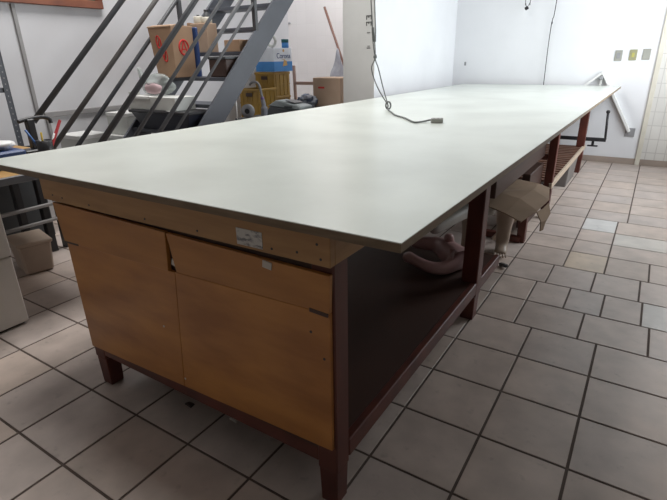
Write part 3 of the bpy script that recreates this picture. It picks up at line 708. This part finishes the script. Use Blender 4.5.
MB().lathe((cx1+.001, cy0+.185, zc+.235), [(.016, 0), (.016, .002)], 12, (1, 0, 0)).build('crest', M['gold'], cr)
MB().hexa([(cx1+.001, cy0+.16, zc+.06), (cx1+.003, cy0+.16, zc+.06), (cx1+.003, cy0+.25, zc+.07), (cx1+.001, cy0+.25, zc+.07)], [(cx1+.001, cy0+.19, zc+.13), (cx1+.003, cy0+.19, zc+.13), (cx1+.003, cy0+.24, zc+.12), (cx1+.001, cy0+.24, zc+.12)]).build('gold_patch', M['gold'], cr)
t = thing('blue_tub', (-2.63, 4.17, 1.376), 'small blue tub with a dark teal lid on the printed carton', 'tub')
MB().lathe((-2.60, 4.18, 1.3765), [(.038, 0), (.042, .005), (.042, .06)], 18).build('body', M['blueprint'], t)
MB().lathe((-2.60, 4.18, 1.4365), [(.044, 0), (.044, .035), (.04, .038)], 18).build('lid', M['teal'], t)
t = thing('tape_roll', (-2.74, 4.0, 1.376), 'pale tape roll standing on the printed carton', 'tape')
rg = [(-2.66+.058*math.cos(a), 4.0, 1.376+.075+.058*math.sin(a)) for a in [i*math.pi/10 for i in range(21)]]
MB().tube(rg, .017, 8, False).build('tape', M['offwhite'], t)
# low dark bench behind the table holding the machine and box
bh = thing('low_bench', (-2.0, 3.7, 0), 'dark bench just showing behind the far left table edge', 'bench')
MB().box(-2.40, -1.50, 3.0, 4.35, .645, .68, .003).build('top', M['greydark'], bh)
for x in (-2.36, -1.54):
    for y in (3.04, 4.31): MB().box(x-.025, x+.025, y-.025, y+.025, 0, .645, .003).build('leg', M['blackm'], bh)
mc = thing('grey_machine', (-2.05, 3.45, .68), 'flat grey and black machine lying on the dark bench', 'machine')
MB().hexa([(-2.30, 3.34, .681), (-1.74, 3.32, .681), (-1.74, 3.60, .681), (-2.30, 3.60, .681)], [(-2.22, 3.36, .78), (-1.76, 3.34, .75), (-1.76, 3.58, .75), (-2.22, 3.58, .78)], .012).build('base', M['greydark'], mc)
MB().hexa([(-2.25, 3.36, .781), (-1.80, 3.34, .752), (-1.80, 3.58, .752), (-2.25, 3.58, .781)], [(-2.14, 3.38, .845), (-1.80, 3.36, .79), (-1.80, 3.57, .79), (-2.14, 3.57, .845)], .010).build('cover', M['greygreen'], mc)
MB().box(-2.0, -1.9, 3.335, 3.345, .775, .79, .002).build('vent', M['black'], mc)
MB().hexa([(-2.03, 3.40, .835), (-1.90, 3.39, .815), (-1.90, 3.55, .815), (-2.03, 3.55, .835)], [(-2.03, 3.40, .842), (-1.90, 3.39, .822), (-1.90, 3.55, .822), (-2.03, 3.55, .842)], .002).build('dark_window', M['black'], mc)
hs = thing('grey_hose', (-2.25, 3.2, .68), 'bent grey hose with purple collar rising left of the grey machine', 'hose')
MB().tube(smooth([(-2.34, 3.2, 1.005), (-2.31, 3.2, 1.03), (-2.26, 3.2, 1.035), (-2.215, 3.2, 1.01), (-2.19, 3.2, .94), (-2.175, 3.2, .86)]), .013, 10).build('handle', M['steel_light'], hs)
MB().tube([(-2.18, 3.2, .885), (-2.172, 3.2, .85)], .02, 12).build('collar', M['purple'], hs)
MB().tube(smooth([(-2.175, 3.2, .86), (-2.16, 3.2, .78), (-2.17, 3.2, .682)]), [.022]*6+[.034]*7, 12).build('sleeve', M['cloth'], hs)
rl = thing('grey_roll', (-2.27, 3.1, .68), 'small round grey wheel standing at the foot of the bent hose', 'wheel')
MB().lathe((-2.29, 3.10, .751), [(.028, 0), (.07, .0), (.07, .04), (.028, .04)], 20, (.3, -1, 0)).build('tyre', M['grey'], rl)
MB().lathe((-2.29, 3.10, .751), [(.027, .004), (.027, .044)], 14, (.3, -1, 0)).build('hub', M['black'], rl)
tag(MB().tube([(-2.32, 2.95, .681), (-2.315, 2.95, .88)], .006, 8).build('metal_rod', M['white']), 'thin pale rod standing beside the wide stair stringer', 'rod')
# the rod stands on the bench edge
bd = thing('cloth_bundle', (-2.0, 3.75, .68), 'blue grey cloth bundle on the bench behind the grey machine', 'cloth')
MB().blob((-2.02, 3.78, .795), (.12, .09, .08), 2, .5, 4, 5).build('bundle', M['denim'], bd)
MB().blob((-1.97, 3.74, .845), (.05, .05, .03), 9, .4, 3, 5).build('folded_end', M['cloth'], bd)
b3 = thing('worn_carton', (-1.85, 4.05, .68), 'brown cardboard box with a red mark beside the grey column', 'box')
MB().box(-2.03, -1.66, 3.92, 4.24, .735, 1.05, .006).build('carton', M['card_light'], b3)
MB().box(-2.04, -1.65, 3.91, 4.25, .681, .735, .004).build('dark_base', M['darkwood'], b3)
MB().box(-1.955, -1.87, 3.918, 3.9205, .935, .955).build('red_mark', M['red'], b3)
ch = thing('wooden_chair', (-2.6, 4.62, 0), 'pinkish wooden chair back showing left of the worn cardboard box', 'chair')
for x in (-2.80, -2.44):
    MB().bar((x, 4.64, 0), (x, 4.60, 1.17 if x < -2.6 else .97), .035, .035, (0, 1, 0), .004).build('back_post', M['pinkwood'], ch)
    MB().box(x-.018, x+.018, 4.98, 5.016, 0, .47, .003).build('front_leg', M['pinkwood'], ch)
for z in (.95, .66): MB().box(-2.78, -2.46, 4.595, 4.625, z-.02, z+.02, .003).build('back_rail', M['pinkwood'], ch)
MB().box(-2.84, -2.40, 4.64, 5.03, .47, .5, .006).build('seat', M['pinkwood'], ch)
br = thing('leaning_pole', (-2.9, 6.3, 0), 'brown pole leaning slantwise in the bright doorway by the column', 'pole')
MB().tube([(-3.48, 6.40, 2.02), (-2.66, 6.40, .02)], .02, 10).build('pole', M['broomstick'], br)
cl = thing('grey_cover', (-3.12, 6.3, 0), 'grey cloth-covered bundle leaning in the doorway beside the column', 'bundle')
MB().blob((-3.12, 6.2, .64), (.13, .10, .68), 11, .25, 4, 3).build('cloth', M['cloth'], cl)
tag(MB().blob((-4.36, 6.588, 1.83), (.045, .012, .015), 12, .2).build('wall_hook', M['grey']), 'small hook on the bright back wall beyond the stairs', 'hook')

# ---------------------------------------------------------------- light
def area(name, loc, rot, sx, sy, power, col):
    l = bpy.data.lights.new(name, 'AREA'); l.shape = 'RECTANGLE'; l.size = sx; l.size_y = sy; l.energy = power; l.color = col
    o = bpy.data.objects.new(name, l); COL.objects.link(o); o.location = loc; o.rotation_euler = rot
    return o
R_ = math.radians
area('window_daylight', (XR+.05, (W0+W1)/2, (WZ0+WZ1)/2), (0, R_(90), 0), WZ1-WZ0-.1, W1-W0-.1, 80, (.93, .97, 1))
area('stairwell_skylight', (-1.65, 1.7, HC-.05), (0, 0, 0), 1.4, 2.0, 138, (1, .975, .955))
area('corridor_skylight', (-2.8, 5.9, 3.9), (0, 0, 0), 2.2, 1.0, 60, (1, .99, .97))
area('near_fill_light', (-2.2, YN+.03, 1.2), (R_(90), 0, 0), 1.2, 1.6, 4.5, (1, .95, .91))  # added fill, no door there; brightens front panel and left cabinet
wd = bpy.data.worlds.new('world'); SC.world = wd; wd.use_nodes = True
bg = wd.node_tree.nodes['Background']; bg.inputs[0].default_value = (.85, .92, 1, 1); bg.inputs[1].default_value = 1.0

# ---------------------------------------------------------------- camera
yaw, pitch, roll = -.57334, .38003, -.0178
cy, sy = math.cos(yaw), math.sin(yaw); cp, sp = math.cos(pitch), math.sin(pitch)
f = Vector((sy*cp, cy*cp, -sp)); r = Vector((cy, -sy, 0)); u = r.cross(f)
r2 = r*math.cos(roll)+u*math.sin(roll); u2 = -r*math.sin(roll)+u*math.cos(roll)
cam = bpy.data.cameras.new('camera'); co = bpy.data.objects.new('camera', cam); COL.objects.link(co)
co.matrix_world = Matrix(((r2.x, u2.x, -f.x, 1.30013), (r2.y, u2.y, -f.y, -.8608), (r2.z, u2.z, -f.z, 1.2602), (0, 0, 0, 1)))
cam.sensor_width = 36; cam.lens = 482.07/667*36; cam.clip_start = .02
SC.camera = co
vs = SC.view_settings; SC.display_settings.display_device = 'sRGB'
vs.view_transform = 'Standard'; vs.look = 'None'; vs.gamma = 1; vs.use_curve_mapping = False; vs.exposure = .1
